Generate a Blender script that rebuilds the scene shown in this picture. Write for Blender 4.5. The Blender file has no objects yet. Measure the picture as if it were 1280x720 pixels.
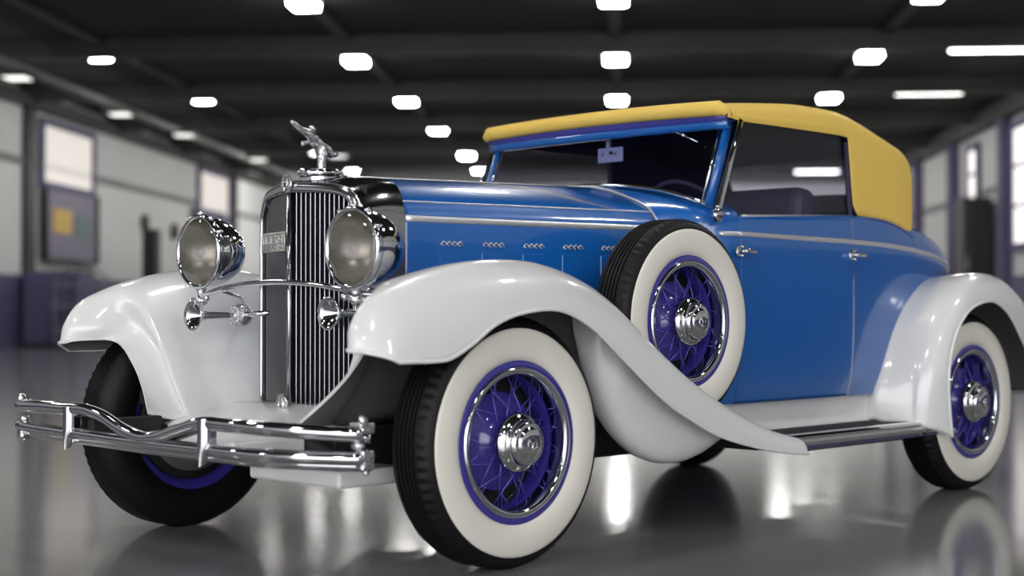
import bpy, bmesh, math, random
from mathutils import Vector, Matrix
random.seed(4)
C = bpy.context.scene.collection
PI = math.pi
R = math.radians

# ------------------------------------------------------------------ materials
def mat(name, col, rough=.5, metal=0., coat=0., spec=.5, emit=None, estr=0., noise=0., nscale=8., bump=0., bscale=60., alpha=None):
    m = bpy.data.materials.new(name); m.use_nodes = True
    nt = m.node_tree; b = nt.nodes['Principled BSDF']
    b.inputs['Base Color'].default_value = (*col, 1)
    b.inputs['Roughness'].default_value = rough
    b.inputs['Metallic'].default_value = metal
    b.inputs['Coat Weight'].default_value = coat
    b.inputs['Coat Roughness'].default_value = .03
    b.inputs['Specular IOR Level'].default_value = spec
    if emit:
        b.inputs['Emission Color'].default_value = (*emit, 1)
        b.inputs['Emission Strength'].default_value = estr
    tc = nt.nodes.new('ShaderNodeTexCoord')
    if noise:
        n = nt.nodes.new('ShaderNodeTexNoise'); n.inputs['Scale'].default_value = nscale; n.inputs['Detail'].default_value = 4
        nt.links.new(tc.outputs['Object'], n.inputs['Vector'])
        mx = nt.nodes.new('ShaderNodeMixRGB')
        mx.inputs[1].default_value = (*[max(0, c*(1-noise)) for c in col], 1)
        mx.inputs[2].default_value = (*[min(1, c*(1+noise)) for c in col], 1)
        nt.links.new(n.outputs['Fac'], mx.inputs[0]); nt.links.new(mx.outputs[0], b.inputs['Base Color'])
    if bump:
        n2 = nt.nodes.new('ShaderNodeTexNoise'); n2.inputs['Scale'].default_value = bscale; n2.inputs['Detail'].default_value = 3
        nt.links.new(tc.outputs['Object'], n2.inputs['Vector'])
        bp = nt.nodes.new('ShaderNodeBump'); bp.inputs['Strength'].default_value = bump; bp.inputs['Distance'].default_value = .01
        nt.links.new(n2.outputs['Fac'], bp.inputs['Height']); nt.links.new(bp.outputs[0], b.inputs['Normal'])
    return m

def glass(name, tint, gloss=.12):
    m = bpy.data.materials.new(name); m.use_nodes = True
    nt = m.node_tree; nt.nodes.clear()
    o = nt.nodes.new('ShaderNodeOutputMaterial'); mx = nt.nodes.new('ShaderNodeMixShader')
    t = nt.nodes.new('ShaderNodeBsdfTransparent'); t.inputs[0].default_value = (*tint, 1)
    g = nt.nodes.new('ShaderNodeBsdfGlossy'); g.inputs['Roughness'].default_value = .02; g.inputs[0].default_value = (.9, .92, .95, 1)
    lw = nt.nodes.new('ShaderNodeLayerWeight'); lw.inputs[0].default_value = .5
    pw = nt.nodes.new('ShaderNodeMath'); pw.operation = 'POWER'; pw.inputs[1].default_value = 4
    f = nt.nodes.new('ShaderNodeMath'); f.operation = 'MULTIPLY_ADD'; f.inputs[1].default_value = .5; f.inputs[2].default_value = gloss*.15
    nt.links.new(lw.outputs['Facing'], pw.inputs[0]); nt.links.new(pw.outputs[0], f.inputs[0])
    nt.links.new(f.outputs[0], mx.inputs[0]); nt.links.new(t.outputs[0], mx.inputs[1]); nt.links.new(g.outputs[0], mx.inputs[2])
    nt.links.new(mx.outputs[0], o.inputs[0])
    return m

M = dict(
    blue=mat('blue_paint', (.006, .115, .43), .28, 0, 1., .5, noise=.04, nscale=3),
    white=mat('white_paint', (.80, .80, .80), .30, 0, .9, .5, noise=.01, nscale=3),
    chrome=mat('chrome', (.66, .67, .70), .07, 1., 0, .5, bump=.02, bscale=30),
    chrome_r=mat('cast_chrome', (.66, .66, .68), .16, 1., 0, .5, bump=.5, bscale=90),
    shellc=mat('dark_chrome', (.42, .42, .44), .12, 1., 0, .5, bump=.02, bscale=20),
    bars=mat('grille_chrome', (.50, .50, .54), .18, 1.),
    core=mat('radiator_core', (.012, .012, .02), .6, noise=.3, nscale=120),
    rubber=mat('tyre_rubber', (.005, .005, .0055), .5, 0, 0, .28, bump=.15, bscale=120),
    wwall=mat('whitewall_rubber', (.80, .77, .70), .42, 0, 0, .4, noise=.02, nscale=9),
    rim=mat('purple_blue_enamel', (.040, .033, .27), .25, 0, .8, .5, noise=.08, nscale=20),
    spoke=mat('spoke_enamel', (.10, .085, .52), .22, .3, .6),
    yellow=mat('yellow_canvas', (.86, .59, .125), .62, 0, .05, .4, noise=.03, nscale=5, bump=.06, bscale=260),
    lining=mat('dark_lining', (.040, .032, .075), .8, noise=.1, nscale=12),
    seat=mat('seat_leather', (.03, .02, .07), .5, noise=.15, nscale=12, bump=.1, bscale=40),
    under=mat('black_undercoat', (.15, .15, .151), .55, noise=.2, nscale=14),
    frame=mat('black_chassis', (.010, .010, .010), .6, noise=.2, nscale=14),
    visor=mat('purple_blue_paint', (.05, .045, .30), .35, 0, .6, noise=.05),
    mirrorc=mat('blue_grey_enamel', (.35, .38, .62), .4, 0, .3, noise=.1, nscale=40),
    mat_=mat('rubber_mat', (.022, .022, .032), .5, noise=.15, nscale=40, bump=.2, bscale=200),
    glass=glass('window_glass', (.86, .86, .90), .12),
    lens=glass('lens_glass', (.95, .94, .92), .5),
    fluted=mat('fluted_reflector', (.33, .31, .275), .34, .75, bump=.3, bscale=16),
    strip=mat('polished_strip', (.80, .80, .83), .30, .65),
    shutter=mat('dark_shutter', (.13, .13, .135), .30, .9),
    plate=mat('pewter_plate', (.50, .50, .48), .38, .6, noise=.3, nscale=60),
    reflector=mat('silvered_reflector', (.30, .29, .27), .16, 1., bump=.25, bscale=14),
    drum=mat('grey_drum', (.24, .24, .25), .45, .6, noise=.1, nscale=20),
    concrete_wall=mat('painted_wall', (.60, .60, .59), .8, noise=.10, nscale=.5),
    ceil=mat('dark_ceiling', (.014, .014, .0135), .9, noise=.25, nscale=.6),
    beam=mat('dark_steel', (.035, .035, .033), .6, noise=.2, nscale=.8),
    beam2=mat('grey_steel', (.16, .16, .155), .6, noise=.2, nscale=.8),
    purple=mat('purple_panel', (.085, .075, .16), .6, noise=.2, nscale=2),
    purple2=mat('lilac_grey_panel', (.20, .18, .24), .6, noise=.15, nscale=2),
    dark=mat('black_cabinet', (.012, .012, .014), .5, noise=.2, nscale=3),
    lampw=mat('lamp_glow', (1, 1, 1), .5, emit=(1., .985, .96), estr=46.),
    lampdim=mat('lamp_dim', (1, 1, 1), .5, emit=(1., .985, .94), estr=1.1),
    tubeg=mat('tube_glow', (1, 1, 1), .5, emit=(1., .985, .95), estr=7.),
    paneb=mat('lit_window', (.3, .3, .3), .5, emit=(1., .91, .82), estr=.42),
    paneb2=mat('bright_window', (.3, .3, .3), .5, emit=(1., .93, .88), estr=.85),
    poster=mat('ochre_paper', (.62, .42, .12), .7, noise=.1),
    poster2=mat('teal_paper', (.14, .20, .20), .7, noise=.1),
)
# polished concrete floor
def floor_mat():
    m = mat('polished_floor', (.20, .20, .195), .12, 0, 0, .5)
    nt = m.node_tree; b = nt.nodes['Principled BSDF']
    tc = nt.nodes.new('ShaderNodeTexCoord'); n = nt.nodes.new('ShaderNodeTexNoise')
    n.inputs['Scale'].default_value = .7; n.inputs['Detail'].default_value = 6
    nt.links.new(tc.outputs['Object'], n.inputs['Vector'])
    r = nt.nodes.new('ShaderNodeMapRange'); r.inputs['To Min'].default_value = .11; r.inputs['To Max'].default_value = .14
    nt.links.new(n.outputs['Fac'], r.inputs['Value']); b.inputs['Roughness'].default_value = .13
    mx = nt.nodes.new('ShaderNodeMixRGB'); mx.inputs[1].default_value = (.20, .20, .195, 1); mx.inputs[2].default_value = (.235, .235, .23, 1)
    nt.links.new(n.outputs['Fac'], mx.inputs[0]); nt.links.new(mx.outputs[0], b.inputs['Base Color'])
    b.inputs['IOR'].default_value = 1.6
    return m
M['floor'] = floor_mat()

# ------------------------------------------------------------------ mesh helpers
class MB:
    def __init__(s): s.v = []; s.f = []; s.sm = []
    def add(s, vs, fs, smooth=True):
        o = len(s.v); s.v += [tuple(v) for v in vs]
        for f in fs: s.f.append(tuple(i+o for i in f)); s.sm.append(smooth)
        return s
    def box(s, c, d, rot=None, bev=0.):
        bm = bmesh.new(); bmesh.ops.create_cube(bm, size=1)
        for v in bm.verts: v.co = Vector((v.co.x*d[0], v.co.y*d[1], v.co.z*d[2]))
        if bev: bmesh.ops.bevel(bm, geom=bm.edges[:], offset=bev, segments=3, affect='EDGES', profile=.5)
        if rot is not None: bmesh.ops.transform(bm, matrix=rot, verts=bm.verts)
        bm.verts.index_update()
        vs = [v.co + Vector(c) for v in bm.verts]; fs = [[v.index for v in f.verts] for f in bm.faces]; bm.free()
        return s.add(vs, fs, False)
    def grid(s, rows, cu=False, cv=False, smooth=True):
        n = len(rows); m = len(rows[0]); fs = []
        for i in range(n if cu else n-1):
            for j in range(m if cv else m-1):
                a = i*m+j; b = i*m+(j+1) % m; c = ((i+1) % n)*m+(j+1) % m; d = ((i+1) % n)*m+j
                fs.append((a, b, c, d))
        return s.add([p for r in rows for p in r], fs, smooth)
    def lathe(s, prof, mtx=None, seg=64, smooth=True, closed=False):
        """profile (radius, along) turned round local -Y"""
        rows = []
        for r, a in prof:
            row = []
            for k in range(seg):
                t = 2*PI*k/seg; p = Vector((r*math.cos(t), -a, r*math.sin(t)))
                row.append(mtx @ p if mtx else p)
            rows.append(row)
        return s.grid(rows, cu=closed, cv=True, smooth=smooth)
    def tube(s, path, rad, seg=10, cap=True, flat=1.):
        P = [Vector(p) for p in path]; n = len(P)
        rows = []; up = Vector((0, 0, 1))
        for i, p in enumerate(P):
            t = (P[min(i+1, n-1)]-P[max(i-1, 0)]).normalized()
            if abs(t.dot(up)) > .95: up = Vector((1, 0, 0))
            a = t.cross(up).normalized(); b = a.cross(t).normalized(); up = b
            r = rad[i] if isinstance(rad, (list, tuple)) else rad
            rows.append([p + a*(r*math.cos(2*PI*k/seg)*flat) + b*(r*math.sin(2*PI*k/seg)) for k in range(seg)])
        s.grid(rows, cv=True)
        if cap:
            s.add(rows[0], [tuple(range(seg))[::-1]], False); s.add(rows[-1], [tuple(range(seg))], False)
        return s
    def ball(s, c, r, sc=(1, 1, 1), seg=16):
        rows = []
        for i in range(seg//2+1):
            t = PI*i/(seg//2)
            rows.append([Vector(c)+Vector((r*sc[0]*math.sin(t)*math.cos(2*PI*k/seg), r*sc[1]*math.sin(t)*math.sin(2*PI*k/seg), r*sc[2]*math.cos(t))) for k in range(seg)])
        return s.grid(rows, cv=True)
    def build(s, name, m, parent=None, loc=None, auto=None, mods=(), m2=None):
        me = bpy.data.meshes.new(name); me.from_pydata(s.v, [], s.f); me.update()
        bm = bmesh.new(); bm.from_mesh(me)
        sm = s.sm
        if len(bm.faces) == len(sm):
            for i, f in enumerate(bm.faces): f.smooth = sm[i]
        bmesh.ops.remove_doubles(bm, verts=bm.verts, dist=1e-5)
        bmesh.ops.recalc_face_normals(bm, faces=bm.faces)
        if auto:
            for e in bm.edges:
                if len(e.link_faces) == 2 and e.calc_face_angle(0) > R(auto): e.smooth = False
        bm.to_mesh(me); bm.free()
        me.materials.append(m)
        if m2: me.materials.append(m2)
        o = bpy.data.objects.new(name, me); C.objects.link(o)
        if parent: o.parent = parent
        if loc is not None: o.location = loc
        return o

def solid(o, th, off=-1., mo=0, mr=0):
    q = o.modifiers.new('thickness', 'SOLIDIFY'); q.thickness = th; q.offset = off; q.material_offset = mo; q.material_offset_rim = mr
    return o
def tag(o, label, cat, group=None, kind=None):
    if label: o['label'] = label
    if cat: o['category'] = cat
    if group: o['group'] = group
    if kind: o['kind'] = kind
    return o
def struct(o): o['kind'] = 'structure'; return o
def empty(name, loc=(0, 0, 0)):
    o = bpy.data.objects.new(name, None); C.objects.link(o); o.location = loc; o.empty_display_size = .2; return o

def cr(p, t):
    """Catmull-Rom through control tuples, t in 0..len-1"""
    n = len(p); i = min(int(t), n-2); f = t-i
    a, b, c, d = p[max(i-1, 0)], p[i], p[i+1], p[min(i+2, n-1)]
    if i == 0: a = tuple(2*x-y for x, y in zip(b, c))
    if i+2 > n-1: d = tuple(2*y-x for x, y in zip(b, c))
    return tuple(.5*(2*B+(-A+Cc)*f+(2*A-5*B+4*Cc-D)*f*f+(-A+3*B-3*Cc+D)*f**3) for A, B, Cc, D in zip(a, b, c, d))
def curve(p, n): return [cr(p, (len(p)-1)*k/(n-1)) for k in range(n)]
def lin(p, t):
    n = len(p); i = min(int(t), n-2); f = t-i
    return tuple(a+(b-a)*f for a, b in zip(p[i], p[i+1]))
def surf(st, nu, nv, u0=0, u1=None, v0=0, v1=None):
    """stations x section points, smooth both ways"""
    u1 = len(st)-1 if u1 is None else u1; v1 = len(st[0])-1 if v1 is None else v1
    out = []
    cols = [[s[j] for s in st] for j in range(len(st[0]))]
    for i in range(nu):
        u = u0+(u1-u0)*i/(nu-1)
        sec = [cr(c, u) for c in cols]
        out.append([cr(sec, v0+(v1-v0)*j/(nv-1)) for j in range(nv)])
    return out
def my(rows): return [[(x, -y, z) for x, y, z in r] for r in rows]

# ================================================================== the car
# origin: floor under the front axle; +X to the tail, -Y the near (left) flank
car = empty('vintage_car')
tag(car, 'blue vintage convertible with white fenders, yellow soft top and whitewall tyres on the polished floor', 'car')

# ---------------------------------------------------------------- wheels
def wheel_parts(far=False):
    W = {}
    seg = 288
    mb = MB()
    prof = [(.250, -.080), (.262, -.086), (.30, -.098), (.34, -.096), (.372, -.084), (.392, -.066), (.3985, -.052)]
    for g in (-.036, -.018, 0, .018, .036):
        prof += [(.400, g-.006), (.400, g-.0035), (.393, g-.003), (.393, g+.003), (.400, g+.0035), (.400, g+.006)]
    prof += [(.3985, .052), (.393, .066), (.383, .076), (.374, .082), (.3625, .0885), (.358, .0895), (.255, .080)]
    rows = []
    for i, (r, a) in enumerate(prof):
        row = []
        for k in range(seg):
            t = 2*PI*k/seg; rr = r
            if .05 < a < .077 and r > .385 and (k % 4) in (0, 1): rr = r-.006
            row.append((rr*math.cos(t), -a, rr*math.sin(t)))
        rows.append(row)
    mb.grid(rows, cv=True, cu=True)
    W['tyre'] = (mb, M['rubber'], 30)
    mb = MB().lathe([(.360, .088), (.3585, .0915), (.350, .0945), (.33, .0985), (.30, .100), (.275, .096), (.262, .089), (.256, .082)], seg=96)
    W['whitewall'] = (mb, M['wwall'], None)
    mb = MB().lathe([(.257, .078), (.258, .086), (.252, .0895), (.240, .0895), (.235, .085), (.228, .06), (.214, .03), (.207, .0), (.207, -.03), (.222, -.06), (.240, -.08), (.258, -.084), (.258, -.078)], seg=96)
    W['rim'] = (mb, M['rim'], 40)
    mb = MB().lathe([(.2375, .086), (.2345, .0925), (.227, .0945), (.2175, .091), (.2125, .082), (.2115, .06), (.213, .03)], seg=96)
    W['trim_ring'] = (mb, M['chrome'], None)
    mb = MB().lathe([(.0, -.05), (.158, -.05), (.162, -.035), (.156, -.005), (.138, .006), (.11, .012), (.085, .03), (.072, .055), (.07, .075), (.0, .075)], seg=64)
    W['drum'] = (mb, M['rim'], 40)
    W['plate'] = (MB().lathe([(.0001, -.072), (.212, -.072), (.222, -.064), (.220, -.056), (.0001, -.056)], seg=64), M['frame'], 40)
    mb = MB().lathe([(.074, .066), (.090, .070), (.0955, .078), (.0955, .090), (.088, .101), (.074, .106), (.071, .108), (.070, .124), (.066, .134), (.058, .138), (.053, .1365), (.050, .141), (.040, .1465), (.02, .149), (0.0001, .1495)], seg=64)
    W['hub_cap'] = (mb, M['chrome'], None)
    mb = MB()                                   # raised emblem on the hub cap
    hexp = [(.022*math.cos(R(60*k+30)), -.149, .022*math.sin(R(60*k+30))) for k in range(7)]
    mb.tube(hexp, .0022, 6)
    mb.tube([(-.019, -.149, .011), (0, -.1505, 0), (.019, -.149, .011)], .0022, 6)
    mb.tube([(0, -.1505, 0), (0, -.149, -.022)], .0022, 6)
    W['hub_emblem'] = (mb, M['chrome_r'], None)
    return W
WP = {k: None for k in ()}
_cache = {}
def make_wheel(name, loc, flip=False, sc=1., spokes=48, lean=0, inner=False):
    first = not _cache
    if first:
        for k, (mb, m, au) in wheel_parts().items():
            o = mb.build(k, m, None, auto=au); _cache[k] = o.data; bpy.data.objects.remove(o)
        s = MB().tube([(0, 0, .206), (0, 0, 0.062)], [.0021, .0024], 6)
        # a spoke from rim to hub, laced: offset at the hub
        for tagk, (hub_a, rim_a, dx) in {'sa': (.066, .018, .050), 'sb': (.066, .018, -.050), 'sc': (-.02, .006, .045), 'sd': (-.02, .006, -.045)}.items():
            s = MB().tube([(0, -rim_a, .2085), (dx*.5, -(rim_a+hub_a)*.5, .135), (dx, -hub_a, .058)], .0020, 6)
            o = s.build('spoke', M['spoke'], None); _cache[tagk] = o.data; bpy.data.objects.remove(o)
    root = bpy.data.objects.new(name, _cache['rim']); C.objects.link(root); root.parent = car
    root.location = loc; root.scale = (sc, sc, sc); root.rotation_euler = (0, lean, PI if flip else 0)
    for k in ('tyre', 'whitewall', 'trim_ring', 'drum', 'plate', 'hub_cap', 'hub_emblem'):
        o = bpy.data.objects.new({'drum': 'brake_drum', 'plate': 'backing_plate'}.get(k, k), _cache[k]); C.objects.link(o); o.parent = root
    def spk(k, n): 
        d = _cache[('sa', 'sb', 'sc', 'sd')[k % 4]]
        return d, R(360*k/n)
    if spokes == 48:
        for k in range(48):
            d, a = spk(k, 48)
            o = bpy.data.objects.new('spoke', d); C.objects.link(o); o.parent = root; o.rotation_euler = (0, a, 0)
    else:
        mb = MB()
        for k in range(48):
            d, a = spk(k, 48); mt = Matrix.Rotation(a, 4, 'Y')
            mb.add([mt @ v.co for v in d.vertices], [tuple(p.vertices) for p in d.polygons])
        o = mb.build('spoke', M['spoke'], root); o['kind'] = 'stuff'
    return root
wh = make_wheel('front_wheel', (0, -.762, .4), lean=.1); wh['label'] = 'near front wheel'
w2 = make_wheel('spare_wheel', (.936, -.722, .774), sc=.93, lean=.33); w2['label'] = 'spare wheel in the near fender well'
w3 = make_wheel('rear_wheel', (2.96, -.762, .4), spokes=0, lean=.7); w3['label'] = 'near rear wheel'
w4 = make_wheel('front_wheel', (-.165, .775, .4), flip=True, spokes=0); w4['label'] = 'far front wheel, seen from its inner side'
w5 = make_wheel('rear_wheel', (2.96, .762, .4), flip=True, spokes=0); w5['label'] = 'far rear wheel'
MB().lathe([(.0, -.0835), (.150, -.082), (.19, -.075), (.196, -.06), (.196, -.03)], seg=64).build('brake_backing_plate', M['drum'], w4)

# ---------------------------------------------------------------- front fenders
AL = [(-.56, .667), (-.505, .667), (-.43, .667), (-.36, .674), (-.27, .715), (-.17, .774), (-.05, .808), (.116, .815), (.27, .758), (.43, .650), (.64, .509), (.80, .430), (.957, .367), (1.2, .309), (1.407, .277), (1.512, .268)]
DL = [(-.650, .700), (-.638, .768), (-.58, .845), (-.46, .903), (-.32, .942), (-.18, .966), (-.03, .975), (.12, .968), (.30, .925), (.46, .845), (.66, .690), (.85, .570), (1.04, .477), (1.26, .388), (1.42, .345), (1.512, .326)]
DY = [.80, .795, .79, .79, .79, .79, .79, .79, .795, .815, .855, .862, .862, .862, .862, .862]
fst = []
for k in range(16):
    (xa, za), (xd, zd), yd = AL[k], DL[k], DY[k]
    sec = []
    for t in (0, 22, 45, 68, 90):
        c_, s_ = math.cos(R(t)), math.sin(R(t))
        fx = s_**1.3
        sec.append((xa+(xd-xa)*fx, yd+(.922-yd)*c_, za+(zd-za)*s_))
    if k == 0: sec += [(-.590, .745, .708), (-.500, .69, .70), (-.487, .60, .62), (-.505, .51, .54), (-.54, .416, .46)]
    elif k == 1: sec += [(-.575, .725, .755), (-.465, .685, .722), (-.455, .597, .635), (-.465, .508, .545), (-.475, .405, .44)]
    elif k == 2: sec += [(-.50, .71, .825), (-.42, .670, .760), (-.39, .585, .670), (-.395, .500, .555), (-.41, .385, .43)]
    elif k <= 8:
        f = (k-3)/5
        sec += [(xd+.01*(1-f), yd-.10, zd-.018), (xd+.03*(1-f), yd-.175, zd-.075-.02*(1-f)), (xd+.05*(1-f), .55, zd-.20), (xd+.06*(1-f), .46, zd-.345-.02*f), (xd+.06*(1-f), .36, .43+.06*f)]
    elif k == 9: sec += [(xd, yd-.09, zd-.01), (xd, yd-.16, zd-.05), (xd, .56, zd-.15), (xd, .46, zd-.27), (xd, .38, zd-.36)]
    else: sec += [(xd, .846, zd-.004), (xd, .838, zd-.018), (xd, .835, zd-.035), (xd, .834, zd-.05), (xd, .833, zd-.065 if k < 13 else zd-.05)]
    fst.append([(x, -y, z) for x, y, z in sec])
for far in (False, True):
    rows = surf(fst, 120, 46)
    if far: rows = my(rows)
    o = MB().grid(rows).build('front_fender', M['white'], car, m2=M['under'])
    # outward faces must look away from the wheel
    me = o.data; p = max(me.polygons, key=lambda q: q.center.z)
    if p.normal.z < 0: me.flip_normals()
    solid(o, .008, -1, 1, 0)
    o['label'] = 'far front fender' if far else 'near front fender'
    lip = [r[0] for r in rows]; front = rows[0]
    b = MB(); path = list(reversed(front))+lip[1:]
    b.tube(path, [.0028]*max(1, len(front)-22)+[.0065]*(len(path)-max(1, len(front)-22)), 8); b.build('fender_bead', M['white'], o)

# well that cradles the spare wheel, and its mirror image
for far in (False, True):
    rows = []
    for k in range(41):
        f = k/40; x = .435+(1.335-.435)*f
        d = (x-.885)/.452; zb = .735-.470*math.sqrt(max(0, 1-d*d))
        # rides up under the swept fender
        ztop = None
        for a, b_ in zip(DL[8:], DL[9:]):
            if a[0] <= x <= b_[0]: ztop = a[1]+(b_[1]-a[1])*(x-a[0])/(b_[0]-a[0])-.045
        zb = min(zb, ztop-.01)
        h = ztop-zb
        row = []
        wy = max(.055, .085*min(1., math.sqrt(max(0., 1-d*d))*1.7))+.004
        for q in range(17):
            t = PI*q/16; cy = math.cos(t); cy = math.copysign(abs(cy)**.75, cy)
            zz = ztop-h*math.sin(t)**.8
            row.append((x, (-.745-cy*wy)*(-1 if far else 1), zz))
        rows.append(row)
    wm = MB().grid(rows); wm.add(rows[0], [tuple(range(17))], False); wm.add(rows[-1], [tuple(range(17))], False)
    o = wm.build('spare_wheel_well', M['white'], car); solid(o, .004, 0)
    o['label'] = 'rounded white well below the %s fender' % ('far' if far else 'near')

# ---------------------------------------------------------------- rear fenders
D2 = [(2.47, .315), (2.475, .45), (2.51, .60), (2.60, .77), (2.74, .895), (2.89, .962), (3.05, .985), (3.25, .962), (3.45, .875), (3.62, .74), (3.75, .58), (3.81, .42)]
A2 = [(2.63, .262), (2.605, .42), (2.605, .55), (2.65, .68), (2.75, .79), (2.88, .842), (3.03, .850), (3.17, .79), (3.30, .67), (3.42, .53), (3.52, .42), (3.60, .34)]
J2 = [(2.40, .66, .34), (2.405, .675, .455), (2.46, .68, .60), (2.56, .68, .76), (2.71, .66, .88), (2.87, .64, .945), (3.03, .60, .955), (3.22, .55, .91), (3.40, .50, .81), (3.55, .45, .67), (3.66, .42, .52), (3.72, .40, .40)]
rst = []
for (xd, zd), (xa, za), (xj, yj, zj) in zip(D2, A2, J2):
    sec = []
    for t in (0, 22, 45, 68, 90):
        c_, s_ = math.cos(R(t)), math.sin(R(t))
        sec.append((xa+(xd-xa)*s_**1.3, .81+(.922-.81)*c_, za+(zd-za)*s_))
    for f in (.33, .66, 1.):
        sec.append((xd+(xj-xd)*f, .81+(yj-.81)*f, zd+(zj-zd)*f**1.6))
    sec.append((xj+.02, yj-.06, zj-.04))
    rst.append([(x, -y, z) for x, y, z in sec])
for far in (False, True):
    rows = surf(rst, 90, 40)
    if far: rows = my(rows)
    o = MB().grid(rows).build('rear_fender', M['white'], car, m2=M['under'])
    me = o.data; p = max(me.polygons, key=lambda q: q.center.z)
    if p.normal.z < 0: me.flip_normals()
    solid(o, .008, -1, 1, 0); o['label'] = 'far rear fender' if far else 'near rear fender'
    MB().tube([r[0] for r in rows], .0065, 8).build('fender_bead', M['white'], o)

# ---------------------------------------------------------------- sills and running boards
for s in (-1, 1):
    sec = [(.615, .475), (.614, .445), (.612, .40), (.614, .365), (.620, .342), (.630, .332)]
    rows = []
    for k in range(30):
        x = 1.0+(2.56-1.0)*k/29
        flare = max(0, (x-2.25)/.31)**2*.04
        rows.append([(x, s*(y+flare), z) for y, z in curve(sec, 14)])
    o = MB().grid(rows).build('sill_panel', M['white'], car); solid(o, .006, 0)
    MB().box((1.98, s*.735, .303), (1.34, .19, .034), bev=.004).build('running_board', M['frame'], car)
    rb = MB()
    rb.box((1.985, s*.728, .325), (1.31, .198, .010), bev=.003)
    for q in range(9): rb.box((1.985, s*(.645+.021*q), .331), (1.29, .008, .004))
    rb.build('tread_mat', M['mat_'], car)
    e = MB()
    prof = [(.824, .334), (.850, .331), (.858, .322), (.856, .312), (.862, .302), (.860, .290), (.854, .284), (.856, .272), (.845, .264), (.826, .264)]
    e.grid([[(x, s*y, z) for y, z in prof] for x in (1.505, 1.7, 2.0, 2.3, 2.652)], cv=True, smooth=False)
    for x in (1.505, 2.652): e.add([(x, s*y, z) for y, z in prof], [tuple(range(10))], False)
    e.build('running_board_trim', M['chrome'], car)

# ---------------------------------------------------------------- body
def bsec(x, w, belt, zs, tops, bot=.45, tuck=.035):
    """half section from the rocker up to the sill, then points over the top"""
    p = [(x, w-tuck, bot), (x, w-tuck*.35, bot+.10), (x, w-.002, bot+.27), (x, w, (bot+.27+belt)/2+.06), (x, w-.002, belt), (x, w-.012, zs)]
    return p+[(x, y, z) for y, z in tops]
def full(rows): return [r+[(x, -y, z) for x, y, z in reversed(r[:-1])] for r in rows]
HF, HR, HW0, HW1 = .02, 1.165, .285, .475
# bonnet
hst = []
for k in range(7):
    f = k/6; x = HF+(HR-HF)*f; w = HW0+(HW1-HW0)*(f**1.15); zt = 1.288+.030*f
    hst.append([(x, w-.01, .48), (x, w-.004, .72), (x, w, .95), (x, w, 1.09), (x, w-.004, 1.135), (x, w-.022, 1.172), (x, w*.86, 1.205+.012*f), (x, w*.62, 1.248+.018*f), (x, w*.32, zt-.012), (x, 0, zt)])
rows = full(surf(hst, 50, 46)); rows = [[(x, -y, z) for x, y, z in r] for r in rows]
hood = MB().grid(rows).build('bonnet', M['blue'], car)
solid(hood, .004, -1)
def on_hood(x, v):
    u = (x-HF)/(HR-HF)*6; cols = [[s_[j] for s_ in hst] for j in range(len(hst[0]))]
    sec = [cr(c, u) for c in cols]; return cr(sec, v)
for s in (-1, 1):
    b = MB(); b.tube([(p[0], s*(p[1]+.001), p[2]) for p in [on_hood(HF+.005+(HR-HF-.01)*k/30, 3.85) for k in range(31)]], .0125, 8, flat=.5)
    b.build('bonnet_strip', M['strip'], hood)
    b = MB(); b.tube([(p[0], s*p[1], p[2]+.001) for p in [on_hood(HF+.005+(HR-HF-.01)*k/30, 5.55) for k in range(31)]], .0035, 8)
    b.build('bonnet_hinge', M['strip'], hood)
b = MB(); b.tube([(p[0], p[1], p[2]+.001) for p in [on_hood(HF+.01+(HR-HF-.02)*k/20, 9) for k in range(21)]], .004, 8); b.build('bonnet_hinge', M['strip'], hood)
# chrome bead across the bonnet's rear edge
b = MB(); half = [on_hood(HR, 3.9+(9-3.9)*k/24) for k in range(25)]
b.tube([(x+.004, -y-.002, z+.002) for x, y, z in half]+[(x+.004, y+.002, z+.002) for x, y, z in reversed(half[:-1])], .0045, 8); b.build('bonnet_bead', M['strip'], hood)
# little vent doors with scalloped chrome pulls
for s in (-1, 1):
    for q in range(5):
        x = .215+.178*q; p = on_hood(x, 2.6); w = p[1]
        sl = math.atan((HW1-HW0)/(HR-HF)*1.05)
        rt = Matrix.Rotation(-s*-sl if s > 0 else -sl, 4, 'Z')
        v = MB().box((x, s*(w+.0005), .925), (.094, .008, .19), rot=rt, bev=.003).build('vent_door', M['blue'], hood)
        h = MB(); pts = []
        for k in range(25):
            f = k/24; xx = x-.045+.09*f; ww = w+(f-.5)*.09*math.tan(sl)
            pts.append((xx, s*(ww+.007), 1.042+.013*abs(math.sin(f*PI*4))))
        h.tube(pts, .0030, 6)
        for k in range(4):
            f = (k+.5)/4; xx = x-.045+.09*f; ww = w+(f-.5)*.09*math.tan(sl); h.ball((xx, s*(ww+.005), 1.041), .0045, (1, .5, .6), 8)
        h.build('vent_pull', M['strip'], v)

# cowl
cst = [bsec(1.168, .474, 1.10, 1.165, [(.405, 1.222), (.29, 1.270), (.15, 1.305), (0, 1.318)], tuck=.01),
       bsec(1.21, .530, 1.11, 1.170, [(.465, 1.224), (.34, 1.270), (.18, 1.305), (0, 1.318)], tuck=.02),
       bsec(1.26, .610, 1.11, 1.170, [(.550, 1.215), (.42, 1.262), (.22, 1.302), (0, 1.318)], tuck=.03),
       bsec(1.31, .655, 1.11, 1.172, [(.605, 1.218), (.46, 1.262), (.24, 1.302), (0, 1.318)]),
       bsec(1.36, .678, 1.11, 1.173, [(.625, 1.218), (.48, 1.262), (.25, 1.302), (0, 1.318)]),
       bsec(1.41, .688, 1.11, 1.174, [(.635, 1.218), (.49, 1.262), (.25, 1.302), (0, 1.318)])]
body_mb = MB()
rows = full(surf(cst, 24, 40)); body_mb.grid([[(x, -y, z) for x, y, z in r] for r in rows])
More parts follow.
